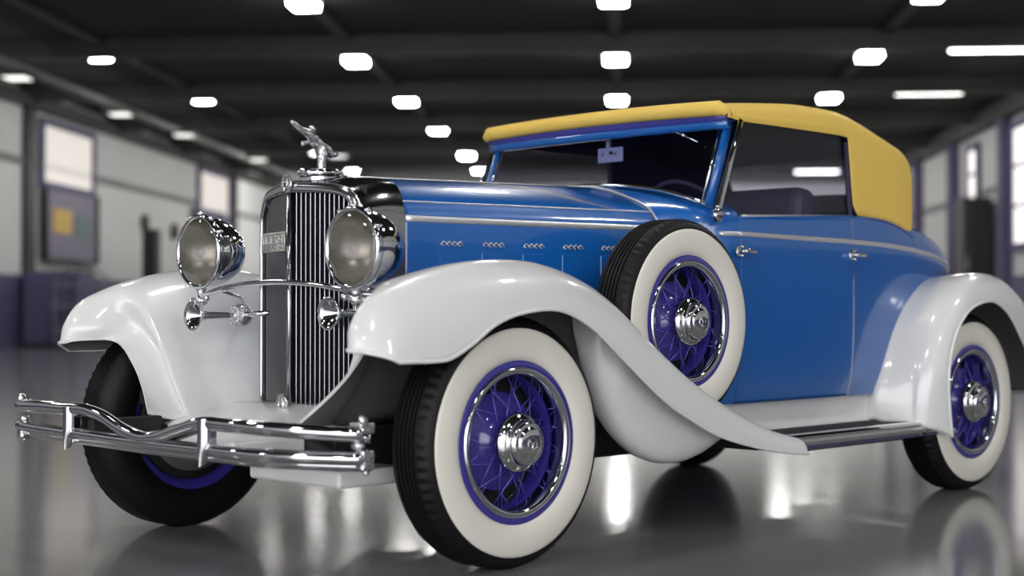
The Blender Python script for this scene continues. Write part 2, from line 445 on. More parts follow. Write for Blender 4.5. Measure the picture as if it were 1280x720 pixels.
sst = [bsec(1.40, .687, 1.11, 1.174, [(.655, 1.177), (.635, 1.150)]),
       bsec(1.46, .692, 1.11, 1.175, [(.66, 1.178), (.64, 1.150)]),
       bsec(1.84, .700, 1.107, 1.190, [(.67, 1.193), (.65, 1.155)]),
       bsec(2.20, .702, 1.104, 1.206, [(.67, 1.209), (.65, 1.165)]),
       bsec(2.50, .697, 1.096, 1.200, [(.665, 1.205), (.645, 1.16)]),
       bsec(2.76, .680, 1.082, 1.168, [(.645, 1.175), (.62, 1.150)])]
rows = surf(sst, 60, 36)
body_mb.grid([[(x, -y, z) for x, y, z in r] for r in rows]); body_mb.grid(rows)
tst = [bsec(2.74, .682, 1.082, 1.168, [(.62, 1.205), (.42, 1.222), (.2, 1.232), (0, 1.235)]),
       bsec(2.95, .650, 1.066, 1.135, [(.57, 1.188), (.40, 1.212), (.19, 1.222), (0, 1.225)]),
       bsec(3.18, .585, 1.046, 1.105, [(.50, 1.163), (.35, 1.188), (.17, 1.198), (0, 1.20)]),
       bsec(3.38, .500, 1.022, 1.070, [(.42, 1.122), (.30, 1.143), (.15, 1.153), (0, 1.155)]),
       bsec(3.54, .400, .990, 1.025, [(.33, 1.058), (.24, 1.073), (.12, 1.080), (0, 1.082)]),
       bsec(3.64, .290, .93, .952, [(.23, .972), (.17, .982), (.08, .987), (0, .988)]),
       bsec(3.69, .10, .80, .81, [(.08, .815), (.05, .82), (.03, .822), (0, .822)], tuck=.02)]
rows = full(surf(tst, 50, 44)); body_mb.grid([[(x, -y, z) for x, y, z in r] for r in rows])
body = body_mb.build('body', M['blue'], car)
# belt moulding along each flank
belt = []
for st, u0, u1, n in ((cst, 3.0, 4.9, 8), (sst, .1, 4.9, 34), (tst, .05, 5.2, 26)):
    cols = [[s_[j] for s_ in st] for j in range(len(st[0]))]
    for k in range(n):
        u = u0+(u1-u0)*k/(n-1); belt.append(cr([cr(c, u) for c in cols], 4.0))
for s in (-1, 1):
    MB().tube([(x, s*(y+.002), z) for x, y, z in belt], .0105, 8, flat=.5).build('belt_moulding', M['strip'], body)
    MB().tube([(x, s*(.672), 1.182+.030*(x-1.43)/.78) for x in [1.43+.80*k/20 for k in range(21)]], .007, 8).build('window_sill_trim', M['strip'], body)
    # doors
    rows = surf(sst, 60, 36, .12, 3.0, 0, 4.95)
    rows = [[(x, s*(y+.0010), z) for x, y, z in r] for r in rows]
    d = MB().grid(rows).build('door', M['blue'], car); solid(d, .0015, 0)
    d['label'] = 'near door' if s < 0 else 'far door'
    for hx, hz, L in ((1.40, 1.042, .085), (2.205, 1.047, .075)):
        h = MB(); y0 = .703
        h.ball((hx-.03, s*y0, hz), .017, (1, .5, 1.3), 12)
        h.tube([(hx-.03, s*y0, hz), (hx-.03, s*(y0+.03), hz)], .007, 8)
        h.tube([(hx-.035, s*(y0+.032), hz), (hx-.01, s*(y0+.034), hz+.002), (hx+.03, s*(y0+.031), hz-.001), (hx+L-.02, s*(y0+.026), hz-.002)], [.008, .0095, .0085, .005], 10)
        h.ball((hx-.033, s*(y0+.02), hz+.018), .009, (1, 1, .8), 8); h.ball((hx-.033, s*(y0+.02), hz-.018), .008, (1, 1, .8), 8)
        h.build('door_handle', M['chrome_r'], d)

# ---------------------------------------------------------------- chassis
ch = MB()
for s in (-1, 1):
    ch.box((1.55, s*.40, .385), (3.9, .06, .11), bev=.006)
    ch.tube([(-.50, s*.40, .40), (-.30, s*.41, .33), (0, s*.42, .29), (.35, s*.42, .33), (.6, s*.41, .36)], .024, 8, flat=1.4)
ch.box((.80, 0, .34), (1.35, .84, .16), bev=.02)
ch.box((2.2, 0, .38), (2.4, 1.16, .12), bev=.02)
ch.tube([(-.08, .70, .40), (-.06, .5, .33), (0, 0, .31), (0, -.5, .33), (0, -.70, .40)], .03, 10)
ch.tube([(2.96, .70, .40), (2.96, -.70, .40)], .045, 12)
ch.ball((2.96, 0, .40), .14)
ch.box((-.30, .555, .50), (.30, .13, .05), bev=.004)
ch.build('chassis', M['frame'], car)
# white valance between the dumb irons
rows = []
for k in range(25):
    y = -.38+.80*k/24; a = abs(y)/.5
    rows.append([(x, y, z) for x, z in curve([(-.20+.02*a, .50-.02*a), (-.30-.03*a, .475-.02*a), (-.42-.04*a, .435-.01*a), (-.50, .395), (-.53+.01*a, .365), (-.49, .345), (-.25, .34)], 18)])
o = MB().grid(rows).build('front_valance', M['white'], car); solid(o, .005, 0)

# ---------------------------------------------------------------- radiator
def outline(w, top, bot, sh, n=61):
    """arched outline from bottom near to bottom far"""
    h = [(w*.80, bot), (w*.97, bot+.035), (w, bot+.12), (w, (bot+top)/2), (w, top-sh*1.25), (w*.965, top-sh*.62), (w*.82, top-sh*.20), (w*.50, top-sh*.045), (0, top)]
    c_ = curve(h, n//2+1)
    return [(-y, z) for y, z in c_]+[(y, z) for y, z in reversed(c_[:-1])]
vx = lambda y: -.255+.095*abs(y)/.29
o_in = outline(.252, 1.215, .455, .10); o_out = outline(.290, 1.252, .425, .13)
rows = [[(vx(y)+.030, y, z) for y, z in o_in], [(vx(y)+.004, y*1.005, z+.001) for y, z in o_in], [(vx(y)-.008, y*1.04, z+.006) for y, z in o_in],
        [(vx(y)-.006, y*.975, z-.004) for y, z in o_out], [(vx(y)+.010, y, z+.002) for y, z in o_out],
        [(vx(y)*.5+.02, y, z+.016) for y, z in outline(.292, 1.262, .425, .15)],
        [(.022, y, z) for y, z in outline(.290, 1.283, .44, .17)]]
rsh = []
nn = len(rows)
for i in range(41):
    t = (nn-1)*i/40; rsh.append([cr([r[j] for r in rows], t) for j in range(61)])
rad = MB().grid(rsh).build('radiator_shell', M['shellc'], car)
rad['label'] = 'dark chrome radiator shell'
MB().grid([[(vx(y)+.034, y, .43) for y in (-.27, 0, .27)], [(vx(y)+.034, y, 1.235) for y in (-.27, 0, .27)]], smooth=False).build('radiator_core', M['core'], rad)
def top_in(y):
    best = 1.2
    for (y0, z0), (y1, z1) in zip(o_in, o_in[1:]):
        if z0 > .8 and y0 <= y <= y1: best = z0+(z1-z0)*(y-y0)/(y1-y0+1e-9)
    return best
for s, n in ((-1, 13), (1, 13)):
    for q in range(n):
        y = s*(.013+.236*(q+.5)/n)
        bw = .0052 if s < 0 else .0125
        MB().box((vx(y)+.017, y, (.45+top_in(y)+.006)/2), (.016, bw, top_in(y)+.006-.45), bev=.0018 if s < 0 else .003).build('grille_bar', M['bars'] if s < 0 else M['shutter'], rad)
MB().tube([(-.250, 0, .44), (-.250, 0, .8), (-.250, 0, 1.225)], .009, 10).build('centre_bar', M['shellc'], rad)
# plate with a raised grid on the far half of the grille
bp = MB(); yy0, yy1, zz0, zz1 = .022, .238, 1.022, 1.082
ang = math.atan(.095/.29)
def gp(y, z, o=.0): return (vx(y)-.003-o, y-.3*o, z)
bp.grid([[gp(yy0, zz0), gp(yy1, zz0)], [gp(yy0, zz1), gp(yy1, zz1)]], smooth=False)
for f in (0, .13, .36, .58, 1): y = yy0+(yy1-yy0)*(1-f); bp.tube([gp(y, zz0, .003), gp(y, zz1, .003)], .0022, 6)
for z in (zz0, (zz0+zz1)/2-.005, zz1): bp.tube([gp(yy0, z, .003), gp(yy1, z, .003)], .0022, 6)
for q in range(26): y = yy0+.005+random.random()*.08; z = zz0+.006+random.random()*.048; bp.ball(gp(y, z, .003), .005, (.6, 1, 1), 6)
solid(bp.build('grille_badge', M['plate'], rad), .003, 1)
# winged badge at the prow
wb = MB(); cz = 1.247
wb.tube([(-.262, .024*math.cos(R(a)), cz+.026*math.sin(R(a))) for a in range(0, 361, 15)], .0045, 8)
wb.tube([(-.266, -.018, cz+.006), (-.268, 0, cz-.024), (-.266, .018, cz+.006), (-.266, -.018, cz+.006)], .004, 8)
wb.ball((-.258, 0, cz), .018, (.4, 1, 1.1), 12)
for s in (1,):
    for q in range(5): wb.ball((-.248+.012*q, s*(.034+.018*q), cz-.002-.007*q), .0125-.0012*q, (.8, 1.2, .9), 8)
wb.build('radiator_badge', M['chrome_r'], rad)
# crank-hole ornament
co = MB(); co.tube([(-.278, .022*math.cos(R(a)), .500+.026*math.sin(R(a))) for a in range(0, 361, 20)], .0075, 8)
co.ball((-.274, 0, .492), .020, (.7, .9, 1.5)); co.tube([(-.275, -.016, .480), (-.280, -.020, .440)], .008, 8); co.tube([(-.275, .016, .480), (-.280, .020, .440)], .008, 8)
co.build('crank_ornament', M['chrome_r'], rad)
# radiator cap ring and mascot
cap = MB(); cx = -.118
cap.tube([(cx+.070*math.cos(R(a)), .060*math.sin(R(a)), 1.290) for a in range(0, 361, 12)], .0145, 10, cap=False)
cap.lathe([(.0, .008), (.062, .006), (.066, -.004), (.06, -.03)], Matrix.Translation((cx, 0, 1.278)) @ Matrix.Rotation(R(-90), 4, 'X'), 40)
capo = cap.build('radiator_cap', M['chrome'], car)
def skin(name, nodes, edges, m, parent, sub=2):
    me = bpy.data.meshes.new(name); me.from_pydata([n[0] for n in nodes], edges, []); o = bpy.data.objects.new(name, me); C.objects.link(o); o.parent = parent
    sk = o.modifiers.new('skin', 'SKIN'); me.materials.append(m); sk.use_smooth_shade = True
    for i, n in enumerate(nodes):
        me.skin_vertices[0].data[i].radius = (n[1]*(1.9 if i not in (4, 5) else 2.1), n[1]*(1.9 if i not in (4, 5) else 2.1)); me.skin_vertices[0].data[i].use_root = (i == 0)
    su = o.modifiers.new('sub', 'SUBSURF'); su.levels = sub; su.render_levels = sub
    return o
mx = cx
nodes = [((mx+.005, 0, 1.372), .0115),            # 0 hips
         ((mx-.012, 0, 1.392), .0105), ((mx-.032, 0, 1.410), .0125), ((mx-.045, 0, 1.420), .0065), ((mx-.046, -.002, 1.438), .0115), ((mx-.047, -.002, 1.450), .0090),  # spine, chest, neck, head
         ((mx-.050, -.012, 1.412), .0065), ((mx-.085, -.014, 1.432), .0055), ((mx-.122, -.014, 1.454), .0050), ((mx-.138, -.014, 1.462), .0060),   # reaching arm
         ((mx-.030, .014, 1.404), .0055), ((mx-.055, .022, 1.396), .0050), ((mx-.066, .018, 1.384), .0045),
         ((mx+.004, -.010, 1.352), .0100), ((mx-.004, -.014, 1.330), .0080), ((mx-.008, -.016, 1.296), .0070), ((mx-.022, -.018, 1.294), .0060),   # near leg
         ((mx+.014, .010, 1.350), .0100), ((mx+.020, .014, 1.328), .0080), ((mx+.026, .014, 1.296), .0070), ((mx+.012, .016, 1.294), .0060),
         ((mx+.010, -.004, 1.390), .0090), ((mx+.038, -.004, 1.372), .0080), ((mx+.062, -.004, 1.358), .0055), ((mx+.078, -.004, 1.366), .0030), ((mx+.052, 0, 1.348), .004)]  # trailing cloak
edges = [(0, 1), (1, 2), (2, 3), (3, 4), (4, 5), (2, 6), (6, 7), (7, 8), (8, 9), (2, 10), (10, 11), (11, 12), (0, 13), (13, 14), (14, 15), (15, 16), (0, 17), (17, 18), (18, 19), (19, 20), (1, 21), (21, 22), (22, 23), (23, 24), (22, 25)]
mascot = skin('mascot_figure', nodes, edges, M['chrome_r'], capo)
MB().ball((mx-.040, -.004, 1.440), .0135, (1, .9, 1.15), 14).build('mascot_head', M['chrome_r'], capo)

# ---------------------------------------------------------------- headlights, tie bar, horns
FX = Matrix.Rotation(R(-90), 4, 'Z')     # local -Y turned to -X
def headlight(x, y, z, r, lab):
    T = Matrix.Translation((x, y, z)) @ FX; k = r/.134
    sc = Matrix.Scale(k, 4)
    T = T @ sc
    b = MB().lathe([(.124, .0), (.128, -.012), (.128, -.03), (.122, -.06), (.108, -.10), (.085, -.135), (.052, -.16), (.02, -.172), (.0001, -.174)], T, 56).build('headlight', M['chrome'], car)
    b['label'] = lab
    MB().lathe([(.122, -.006), (.131, -.010), (.1355, .0), (.1345, .012), (.128, .018), (.121, .016), (.118, .010)], T, 64).build('headlight_rim', M['chrome'], b)
    MB().lathe([(.121, .012), (.11, .018), (.08, .026), (.04, .031), (.0001, .032)], T, 48).build('lens', M['lens'], b)
    MB().lathe([(.122, .006), (.113, -.03), (.095, -.065), (.065, -.095), (.035, -.108), (.0001, -.112)], T, 48).build('reflector', M['fluted'], b)
    MB().ball((x-.0*k, y, z), .020*k, (1, 1, 1.1), 14).build('bulb', M['glass'], b)
    c_ = MB()                                   # clamp on top of the rim and hinge beads
    for a in (90, 60, 120, 30): p = T @ Vector((.137*math.cos(R(a)), .0, .137*math.sin(R(a)))); c_.ball(p, .011, (1.5, 1.1, .8), 8)
    c_.build('rim_clamp', M['chrome_r'], b)
    return b
headlight(-.338, -.452, 1.013, .133, 'near headlight')
headlight(-.318, .432, 1.024, .134, 'far headlight')
tb = MB()
tie = [(-.150, -.62, .86), (-.240, -.55, .862), (-.300, -.45, .868), (-.318, -.36, .884), (-.318, -.2, .902), (-.312, 0, .910), (-.318, .2, .902), (-.322, .36, .878), (-.305, .44, .856), (-.26, .52, .82), (-.2, .60, .80)]
tb.tube(curve(tie, 60), .0095, 10, flat=1.3)
tb.tube([(-.05, .54, .83), (-.15, .42, .862), (-.28, .34, .880)], .006, 8)
tieo = tb.build('headlight_bar', M['chrome'], car)
for s, hx, hz in ((-1, -.325, .880), (1, -.305, .888)):
    st = MB(); y = s*.445
    st.tube([(hx, y, .852), (hx, y, hz-.012), (hx, y, hz+.012)], [.020, .013, .024], 12)
    st.ball((hx, y, .850), .024, (1, 1, .9), 12); st.ball((hx-.01, y-s*.045, .858), .014, seg=8); st.ball((hx-.004, y+s*.05, .846), .016, seg=8)
    st.build('headlight_stanchion', M['chrome_r'], tieo)
def horn(x, y, z, dx, lab):
    T = Matrix.Translation((x, y, z)) @ FX
    h = MB().lathe([(.0001, .0), (.010, .001), (.011, .02), (.012, .07), (.014, dx-.055), (.020, dx-.035), (.033, dx-.014), (.048, dx-.003), (.053, dx), (.0545, dx+.003), (.050, dx+.003), (.034, dx-.008), (.018, dx-.03), (.0001, dx-.045)], T, 40).build('horn', M['chrome'], car)
    h['label'] = lab
    d = MB().lathe([(.0001, .022), (.018, .02), (.033, .010), (.040, -.006), (.040, -.03), (.032, -.045), (.0001, -.052)], T, 32)
    for q in range(9):
        a = R(40*q); d.ball(T @ Vector((.030*math.cos(a), -.012, .030*math.sin(a))), .0085, seg=8)
    d.build('horn_dome', M['chrome_r'], h)
    MB().tube([(x+.02, y, z), (x+.02, y*.8, z+.005), (x+.05, y*.62, z+.01)], .010, 8).build('horn_bracket', M['chrome'], h)
horn(-.218, .350, .796, .185, 'far horn'); horn(-.195, -.345, .806, .160, 'near horn')
# parking boss below the near headlight
bo = MB(); bo.ball((-.225, -.400, .862), .024, (1, 1, 1.3), 12); bo.ball((-.215, -.395, .825), .018, (1, 1, 1.4), 10); bo.ball((-.23, -.41, .80), .012, (1, 1, 1.5), 8)
bo.build('horn_boss', M['chrome_r'], car)

# ---------------------------------------------------------------- front bumper
def bx_(y): return -.775+(.10 if y < 0 else .025)*max(0, (abs(y)-.45)/.4)**2 + (.08*max(0, (-y-.45)/.4)**1.5 if y < 0 else 0)
up = [(.925, .462), (.74, .470), (.50, .473), (.40, .474), (.30, .458), (.17, .420), (.06, .402), (-.04, .410), (-.15, .438), (-.27, .464), (-.40, .466), (-.60, .462), (-.835, .452)]
up = [(y, z) for y, z in up]
upc = curve(up, 70)
b = MB(); b.tube([(bx_(y)-.012, y, z+.008) for y, z in upc], .0215, 12); bump = b.build('bumper', M['chrome'], car); bump['label'] = 'upper bumper bar dipping at its middle'
MB().tube([(bx_(y)+.014, y, z-.006) for y, z in upc], .0125, 10).build('bumper_bar', M['chrome'], bump)
lo = curve([(.925, .388), (.5, .386), (.2, .382), (0, .380), (-.3, .380), (-.6, .380), (-.835, .378)], 50)
MB().tube([(bx_(y)-.010, y, z+.012) for y, z in lo], .0205, 12).build('bumper_bar', M['chrome'], bump)
MB().tube([(bx_(y)+.012, y, z-.010) for y, z in lo], .0165, 12).build('bumper_bar', M['chrome'], bump)
for y in (.50, -.30):
    c_ = MB(); x = bx_(y)-.030
    c_.grid([[(x+.012+.0*a, y+.021*math.cos(R(a)), 0) for a in (0,)]]) if False else None
    rows = []
    for f in range(9):
        z = .488-.135*f/8; w = .025*(1 if f < 6 else (1-.25*(f-5)))
        rows.append([(x+.014-.026*math.sin(R(a)), y+w*math.cos(R(a)), z-(.010*math.sin(R(a)) if f == 8 else 0)) for a in range(0, 181, 20)])
    c_.grid(rows); c_.box((x+.028, y, .425), (.03, .036, .12), bev=.004)
    c_.build('bumper_clamp', M['chrome'], bump)
for y in (.920, -.835):
    c_ = MB(); x = bx_(y); s = 1 if y > 0 else -1
    c_.box((x, y-s*.022, .478), (.055, .052, .034), bev=.006)
    c_.ball((x-.01, y-s*.005, .498), .016, (1, .8, 1.3), 10)
    c_.box((x, y-s*.010, .385), (.050, .038, .062), bev=.010); c_.ball((x-.012, y-s*.025, .427), .020, (1, 1.2, .8), 10); c_.ball((x, y-s*.005, .350), .010, (1, 1, .8), 8)
    c_.build('bumper_end', M['chrome_r'], bump)
MB().box((-.64, .40, .42), (.27, .035, .06), bev=.006).build('bumper_iron', M['frame'], bump)
MB().box((-.64, -.40, .40), (.27, .035, .04), bev=.006).build('bumper_iron', M['white'], bump)
MB().box((-.36, -.345, .297), (.28, .46, .052), bev=.012).build('splash_pan', M['white'], car)

# ---------------------------------------------------------------- soft top
def tsec(x, w, zs, zc, zb):
    za = max(zs-.10, zb+(zs-zb)*.30)
    return [(x, w, zb), (x, w+.002, zb+(za-zb)*.33), (x, w+.003, zb+(za-zb)*.66), (x, w, za), (x, w-.016, za+(zs-za)*.55), (x, w-.050, za+(zs-za)*.86), (x, w-.12, zs), (x, w*.5, zc-.008), (x, 0, zc)]
def topst():
    L = []
    for x, w, zs, zc in ((1.345, .670, 1.622, 1.640), (1.45, .672, 1.636, 1.655), (1.65, .676, 1.655, 1.678), (1.86, .678, 1.672, 1.697), (2.05, .680, 1.675, 1.702)):
        zb = 1.553 if x > 1.4 else 1.562
        L.append(tsec(x, w, zs, zc, zb))
    L.append(tsec(2.165, .680, 1.672, 1.70, 1.550))
    L.append(tsec(2.190, .680, 1.670, 1.698, 1.535))
    L.append(tsec(2.205, .680, 1.668, 1.697, 1.42))
    L.append(tsec(2.225, .681, 1.666, 1.696, 1.262))
    L.append(tsec(2.260, .682, 1.660, 1.692, 1.220))
    L.append(tsec(2.36, .682, 1.638, 1.680, 1.208))
    L.append(tsec(2.48, .682, 1.606, 1.655, 1.203))
    L.append(tsec(2.60, .680, 1.575, 1.625, 1.185))
    L.append(tsec(2.69, .674, 1.552, 1.595, 1.158))
    L.append(tsec(2.745, .664, 1.520, 1.560, 1.135))
    L.append(tsec(2.785, .635, 1.46, 1.50, 1.145))
    L.append(tsec(2.805, .600, 1.37, 1.40, 1.148))
    L.append(tsec(2.815, .57, 1.30, 1.31, 1.160))
    return L
TS = topst()
# linear along the roof where the window corner is, smooth elsewhere
rows = []
cols = [[s_[j] for s_ in TS] for j in range(9)]
NU = 130
for i in range(NU):
    u = (len(TS)-1)*i/(NU-1); sec = [cr(c, u) if not (6 <= u <= 10) else lin(c, u) for c in cols]
    rows.append([cr(sec, 8*j/31) for j in range(32)])
rows = full(rows)
rows = [[(x, -y, z) for x, y, z in r] for r in rows]
o = MB(); n_, m_ = len(rows), len(rows[0]); keep = []; pane = []
for i in range(n_-1):
    for j in range(m_-1):
        p = [rows[i][j], rows[i][j+1], rows[i+1][j+1], rows[i+1][j]]
        cy_ = sum(q[1] for q in p)/4; zc_ = (rows[i][m_//2][2]+rows[i+1][m_//2][2])/2; xc_ = rows[i][m_//2][0]
        f = (i*m_+j, i*m_+j+1, (i+1)*m_+j+1, (i+1)*m_+j)
        (pane if xc_ > 2.72 and abs(cy_) < .36 and 1.368 < zc_ < 1.535 else keep).append(f)
o.add([p for r in rows for p in r], keep)
pane_mb = MB(); used = sorted({i for f in pane for i in f}); ix = {a: b for b, a in enumerate(used)}
allv = [p for r in rows for p in r]
pane_mb.add([allv[i] for i in used], [tuple(ix[i] for i in f) for f in pane])
# front edge rolled down over the header, and the back closed
o.add([(x, y, z) for x, y, z in rows[-1]], [tuple(range(len(rows[-1])))], False)
top = o.build('soft_top', M['yellow'], car, m2=M['lining'])
me = top.data; p = max(me.polygons, key=lambda q: q.center.z)
if p.normal.z < 0: me.flip_normals()
solid(top, .010, -1, 1, 1)
top['label'] = 'yellow canvas soft top'
# front roll
solid(pane_mb.build('rear_window', M['glass'], top), .004, 0)
fr = MB(); pth = [(1.375, -.664, 1.570), (1.352, -.655, 1.588)]+[(1.345-.012*(1-(y/.66)**2), y, 1.598+.012*(1-(y/.66)**2)) for y in [-.63+1.26*k/20 for k in range(21)]]+[(1.352, .655, 1.588), (1.375, .664, 1.570)]
fr.tube(pth, [.012, .022]+[.030]*21+[.022, .012], 14)
fr.build('canvas_roll', M['yellow'], top)
for s in (-1, 1):
    pl = [(x, s*(abs(y)+.004), z-.003) for x, y, z in [r[0] for r in rows] if x > 2.30 and x < 2.74]
    MB().tube(pl, .0045, 6).build('piping', M['visor'], top)

# ---------------------------------------------------------------- windscreen
def wsx(z): return 1.300+(z-1.25)*(1.405-1.300)/(1.54-1.25)
frame = None
for s in (-1, 1):
    ws = MB(); ws.tube([(wsx(1.215)-.008, s*.628, 1.215), (wsx(1.4), s*.628, 1.4), (wsx(1.55), s*.628, 1.55)], .022, 10, flat=.75)
    if frame is None: frame = ws.build('windscreen_frame', M['blue'], car)
    else: ws.build('windscreen_pillar', M['blue'], frame)
# header: blue lower band, purple band above
def hdr(zz, th, xo, name, m):
    b = MB()
    rows = []
    for k in range(21):
        y = -.655+1.31*k/20; bow = .018*(1-(y/.672)**2); cz = zz+.004*(1-(y/.672)**2)
        x0 = wsx(1.54)+xo-bow
        rows.append([(x0+.02, y, cz-th/2), (x0, y, cz-th/2), (x0-.008, y, cz-th*.3), (x0-.010, y, cz+th*.2), (x0-.004, y, cz+th/2), (x0+.04, y, cz+th/2)])
    b.grid(rows); o = b.build(name, m, frame); solid(o, .01, 0); return o
hdr(1.572, .040, -.038, 'header_rail', M['visor']); hdr(1.541, .030, -.030, 'header_moulding', M['blue'])
g = MB(); g.grid([[(wsx(1.22)+.004, -.615, 1.215), (wsx(1.22)+.004, .615, 1.215)], [(wsx(1.55)+.004, -.615, 1.55), (wsx(1.55)+.004, .615, 1.55)]], smooth=False)
gl = g.build('windscreen_glass', M['glass'], frame); solid(gl, .005, 0)
b = MB()
base = curve([(1.285, -.620, 1.222), (1.272, -.56, 1.243), (1.262, -.42, 1.283), (1.258, -.2, 1.315), (1.258, 0, 1.325), (1.258, .2, 1.315), (1.262, .42, 1.283), (1.272, .56, 1.243), (1.285, .62, 1.222)], 50)
b.tube(base, .010, 10, flat=1.8); b.build('windscreen_base_trim', M['chrome'], frame)
rows = [[p for p in base], [(x+.06, y, z+.004) for x, y, z in base]]
for s in (-1, 1):
    b = MB(); b.tube([(wsx(1.235)-.020, s*.603, 1.235), (wsx(1.55)-.014, s*.603, 1.548)], .0065, 8)
    b.build('windscreen_bead', M['chrome'], frame)
for s in (-1, 1):
    q = MB(); q.tube([(1.262, s*.682, 1.172), (1.272, s*.682, 1.21), (1.345, s*.680, 1.38), (1.425, s*.676, 1.555)], [.030, .019, .015, .015], 12, flat=.6)
    q.ball((1.262, s*.686, 1.178), .030, (1, .5, 1), 14)
    q.build('windscreen_post', M['chrome'], frame)
wp = MB(); wp.box((wsx(1.55)-.045, -.335, 1.553), (.02, .034, .014), bev=.003)
wp.tube([(wsx(1.55)-.055, -.335, 1.553), (wsx(1.51)-.030, -.44, 1.510), (wsx(1.47)-.022, -.515, 1.478)], .0032, 6)
wp.ball((wsx(1.51)-.030, -.44, 1.511), .009, seg=8)
wp.build('wiper', M['chrome'], frame)
mr = MB(); mr.box((1.418, -.012, 1.466), (.012, .135, .062), bev=.004); mr.box((1.418, -.012+.012, 1.51), (.010, .018, .05))
mro = mr.build('rear_view_mirror', M['mirrorc'], frame)
mk = MB(); mk.tube([(1.411, .02, 1.476), (1.411, .03, 1.466), (1.411, .02, 1.462)], .002, 5); mk.tube([(1.411, -.05, 1.478), (1.411, -.042, 1.464), (1.411, -.032, 1.474)], .002, 5); mk.box((1.411, -.02, 1.474), (.003, .018, .014)); mk.build('mirror_marks', M['dark'], mro)

# side windows
for s in (-1, 1):
    g = MB(); pts = [(1.30, 1.178), (1.44, 1.548), (2.185, 1.550), (2.215, 1.27), (2.26, 1.18)]
    g.add([(x, s*(.660), z) for x, z in pts], [tuple(range(5))], False)
    o = g.build('side_window', M['glass'], car); solid(o, .004, 0); o['label'] = 'near side window' if s < 0 else 'far side window'
    f = MB(); f.tube([(2.235, s*.664, 1.18), (2.222, s*.664, 1.27), (2.200, s*.664, 1.53)], .012, 8); f.build('window_channel', M['lining'], o)

# ---------------------------------------------------------------- interior
it = MB()
for s in (-1, 1):
    it.grid([[(x, s*.645, z) for z in (.48, .8, 1.165)] for x in (1.42, 2.0, 2.74)], smooth=False)
it.grid([[(2.745, y, z) for y in (-.62, 0, .62)] for z in (.48, 1.17)], smooth=False)
it.grid([[(x, y, .47) for y in (-.64, .64)] for x in (1.2, 2.74)], smooth=False)
solid(it.build('cabin_trim', M['lining'], car), .01, 0)
for x0, zt, nm in ((1.98, 1.335, 'front_seat'), (2.52, 1.27, 'rear_seat')):
    sb = MB(); sb.box((x0-.28, 0, .80), (.50, 1.20, .20), bev=.05); st_ = sb.build(nm, M['seat'], car)
    MB().box((x0+.02, 0, (zt+.80)/2), (.15, 1.20, zt-.80), rot=Matrix.Rotation(R(6), 4, 'Y'), bev=.055).build('seat_back', M['seat'], st_)
ds = MB(); ds.box((1.36, 0, 1.14), (.10, 1.20, .16), bev=.03); dash = ds.build('dashboard', M['lining'], car)
sw = MB(); cs = Vector((1.56, -.32, 1.185)); axd = Vector((.80, 0, .60)); u_ = Vector((0, 1, 0)); v_ = axd.cross(u_)
sw.tube([cs+u_*.19*math.cos(R(a))+v_*.19*math.sin(R(a)) for a in range(0, 361, 12)], .011, 8)
for a in (30, 150, 270): sw.tube([cs, cs+u_*.19*math.cos(R(a))+v_*.19*math.sin(R(a))], .007, 6)
sw.tube([cs, cs-axd*.28], .018, 8); sw.build('steering_wheel', M['lining'], dash)

# ---------------------------------------------------------------- tail
for s in (-1, 1):
    t_ = MB(); t_.ball((3.66, s*.86, .80), .045, (.7, 1, 1.2), 14); t_.tube([(3.60, s*.80, .80), (3.66, s*.86, .80)], .014, 8); t_.build('tail_lamp', M['chrome_r'], car)
b = MB()
for z in (.40, .47): b.tube([(3.80, -.85, z), (3.98, -.6, z), (4.02, 0, z), (3.98, .6, z), (3.80, .85, z)], .018, 10)
for s in (-1, 1): b.box((3.78, s*.40, .43), (.42, .04, .05))
b.build('rear_bumper', M['chrome'], car)

# ================================================================== the hall
CAMP = Vector((-3.43, -4.18, .82)); A = R(44.4)
HV = Vector((.763956, .645269, 0)); HU = Vector((.645269, -.763956, 0))
def H(u, v, z): p = CAMP+HU*u+HV*v; return Vector((p.x, p.y, z))
HROT = Matrix(((HU.x, HV.x, 0), (HU.y, HV.y, 0), (0, 0, 1))).to_4x4()
def hbox(u0, u1, v0, v1, z0, z1, bev=0.):
    c_ = H((u0+u1)/2, (v0+v1)/2, (z0+z1)/2)
    return MB().box(c_, (abs(u1-u0), abs(v1-v0), z1-z0), rot=HROT, bev=bev)
UL, UR, VB, VF, ZC = -13.0, 8.7, -9.0, 55.0, 5.62
struct(hbox(UL-.3, UR+.3, VB, VF+.3, -.2, 0).build('floor', M['floor']))
struct(hbox(UL-.3, UR+.3, VB, VF+.3, ZC, ZC+.2).build('ceiling', M['ceil']))
struct(hbox(UL-.3, UL, VB, VF, 0, ZC).build('wall_left', M['concrete_wall']))
struct(hbox(UR, UR+.3, VB, VF, 0, ZC).build('wall_right', M['concrete_wall']))
struct(hbox(UL, UR, VF, VF+.3, 0, ZC).build('wall_far', M['concrete_wall']))
n = 0
for k in range(12):                       # cross beams under the roof
    v = -6.55+5.5*k; n += 1
    struct(hbox(UL, UR, v-.12, v+.12, ZC-.34, ZC).build('trim_%d' % n, M['beam']))
for u in (-9.3, -4.85, -.15, 4.5):
    n += 1; struct(hbox(u-.10, u+.10, VB, VF, ZC-.10, ZC).build('trim_%d' % n, M['beam']))
n += 1; struct(hbox(UL, UL+.35, VB, VF, 5.20, 5.45).build('trim_%d' % n, M['beam']))
n += 1; struct(hbox(-9.75, -9.60, 10, VF, 4.62, 4.74).build('trim_%d' % n, M['beam2']))
n += 1; struct(hbox(UR-.3, UR, VB, VF, 5.1, 5.5).build('trim_%d' % n, M['beam']))
n += 1; struct(hbox(UL, UL+.06, VB, VF, 3.95, 4.10).build('trim_%d' % n, M['beam2']))
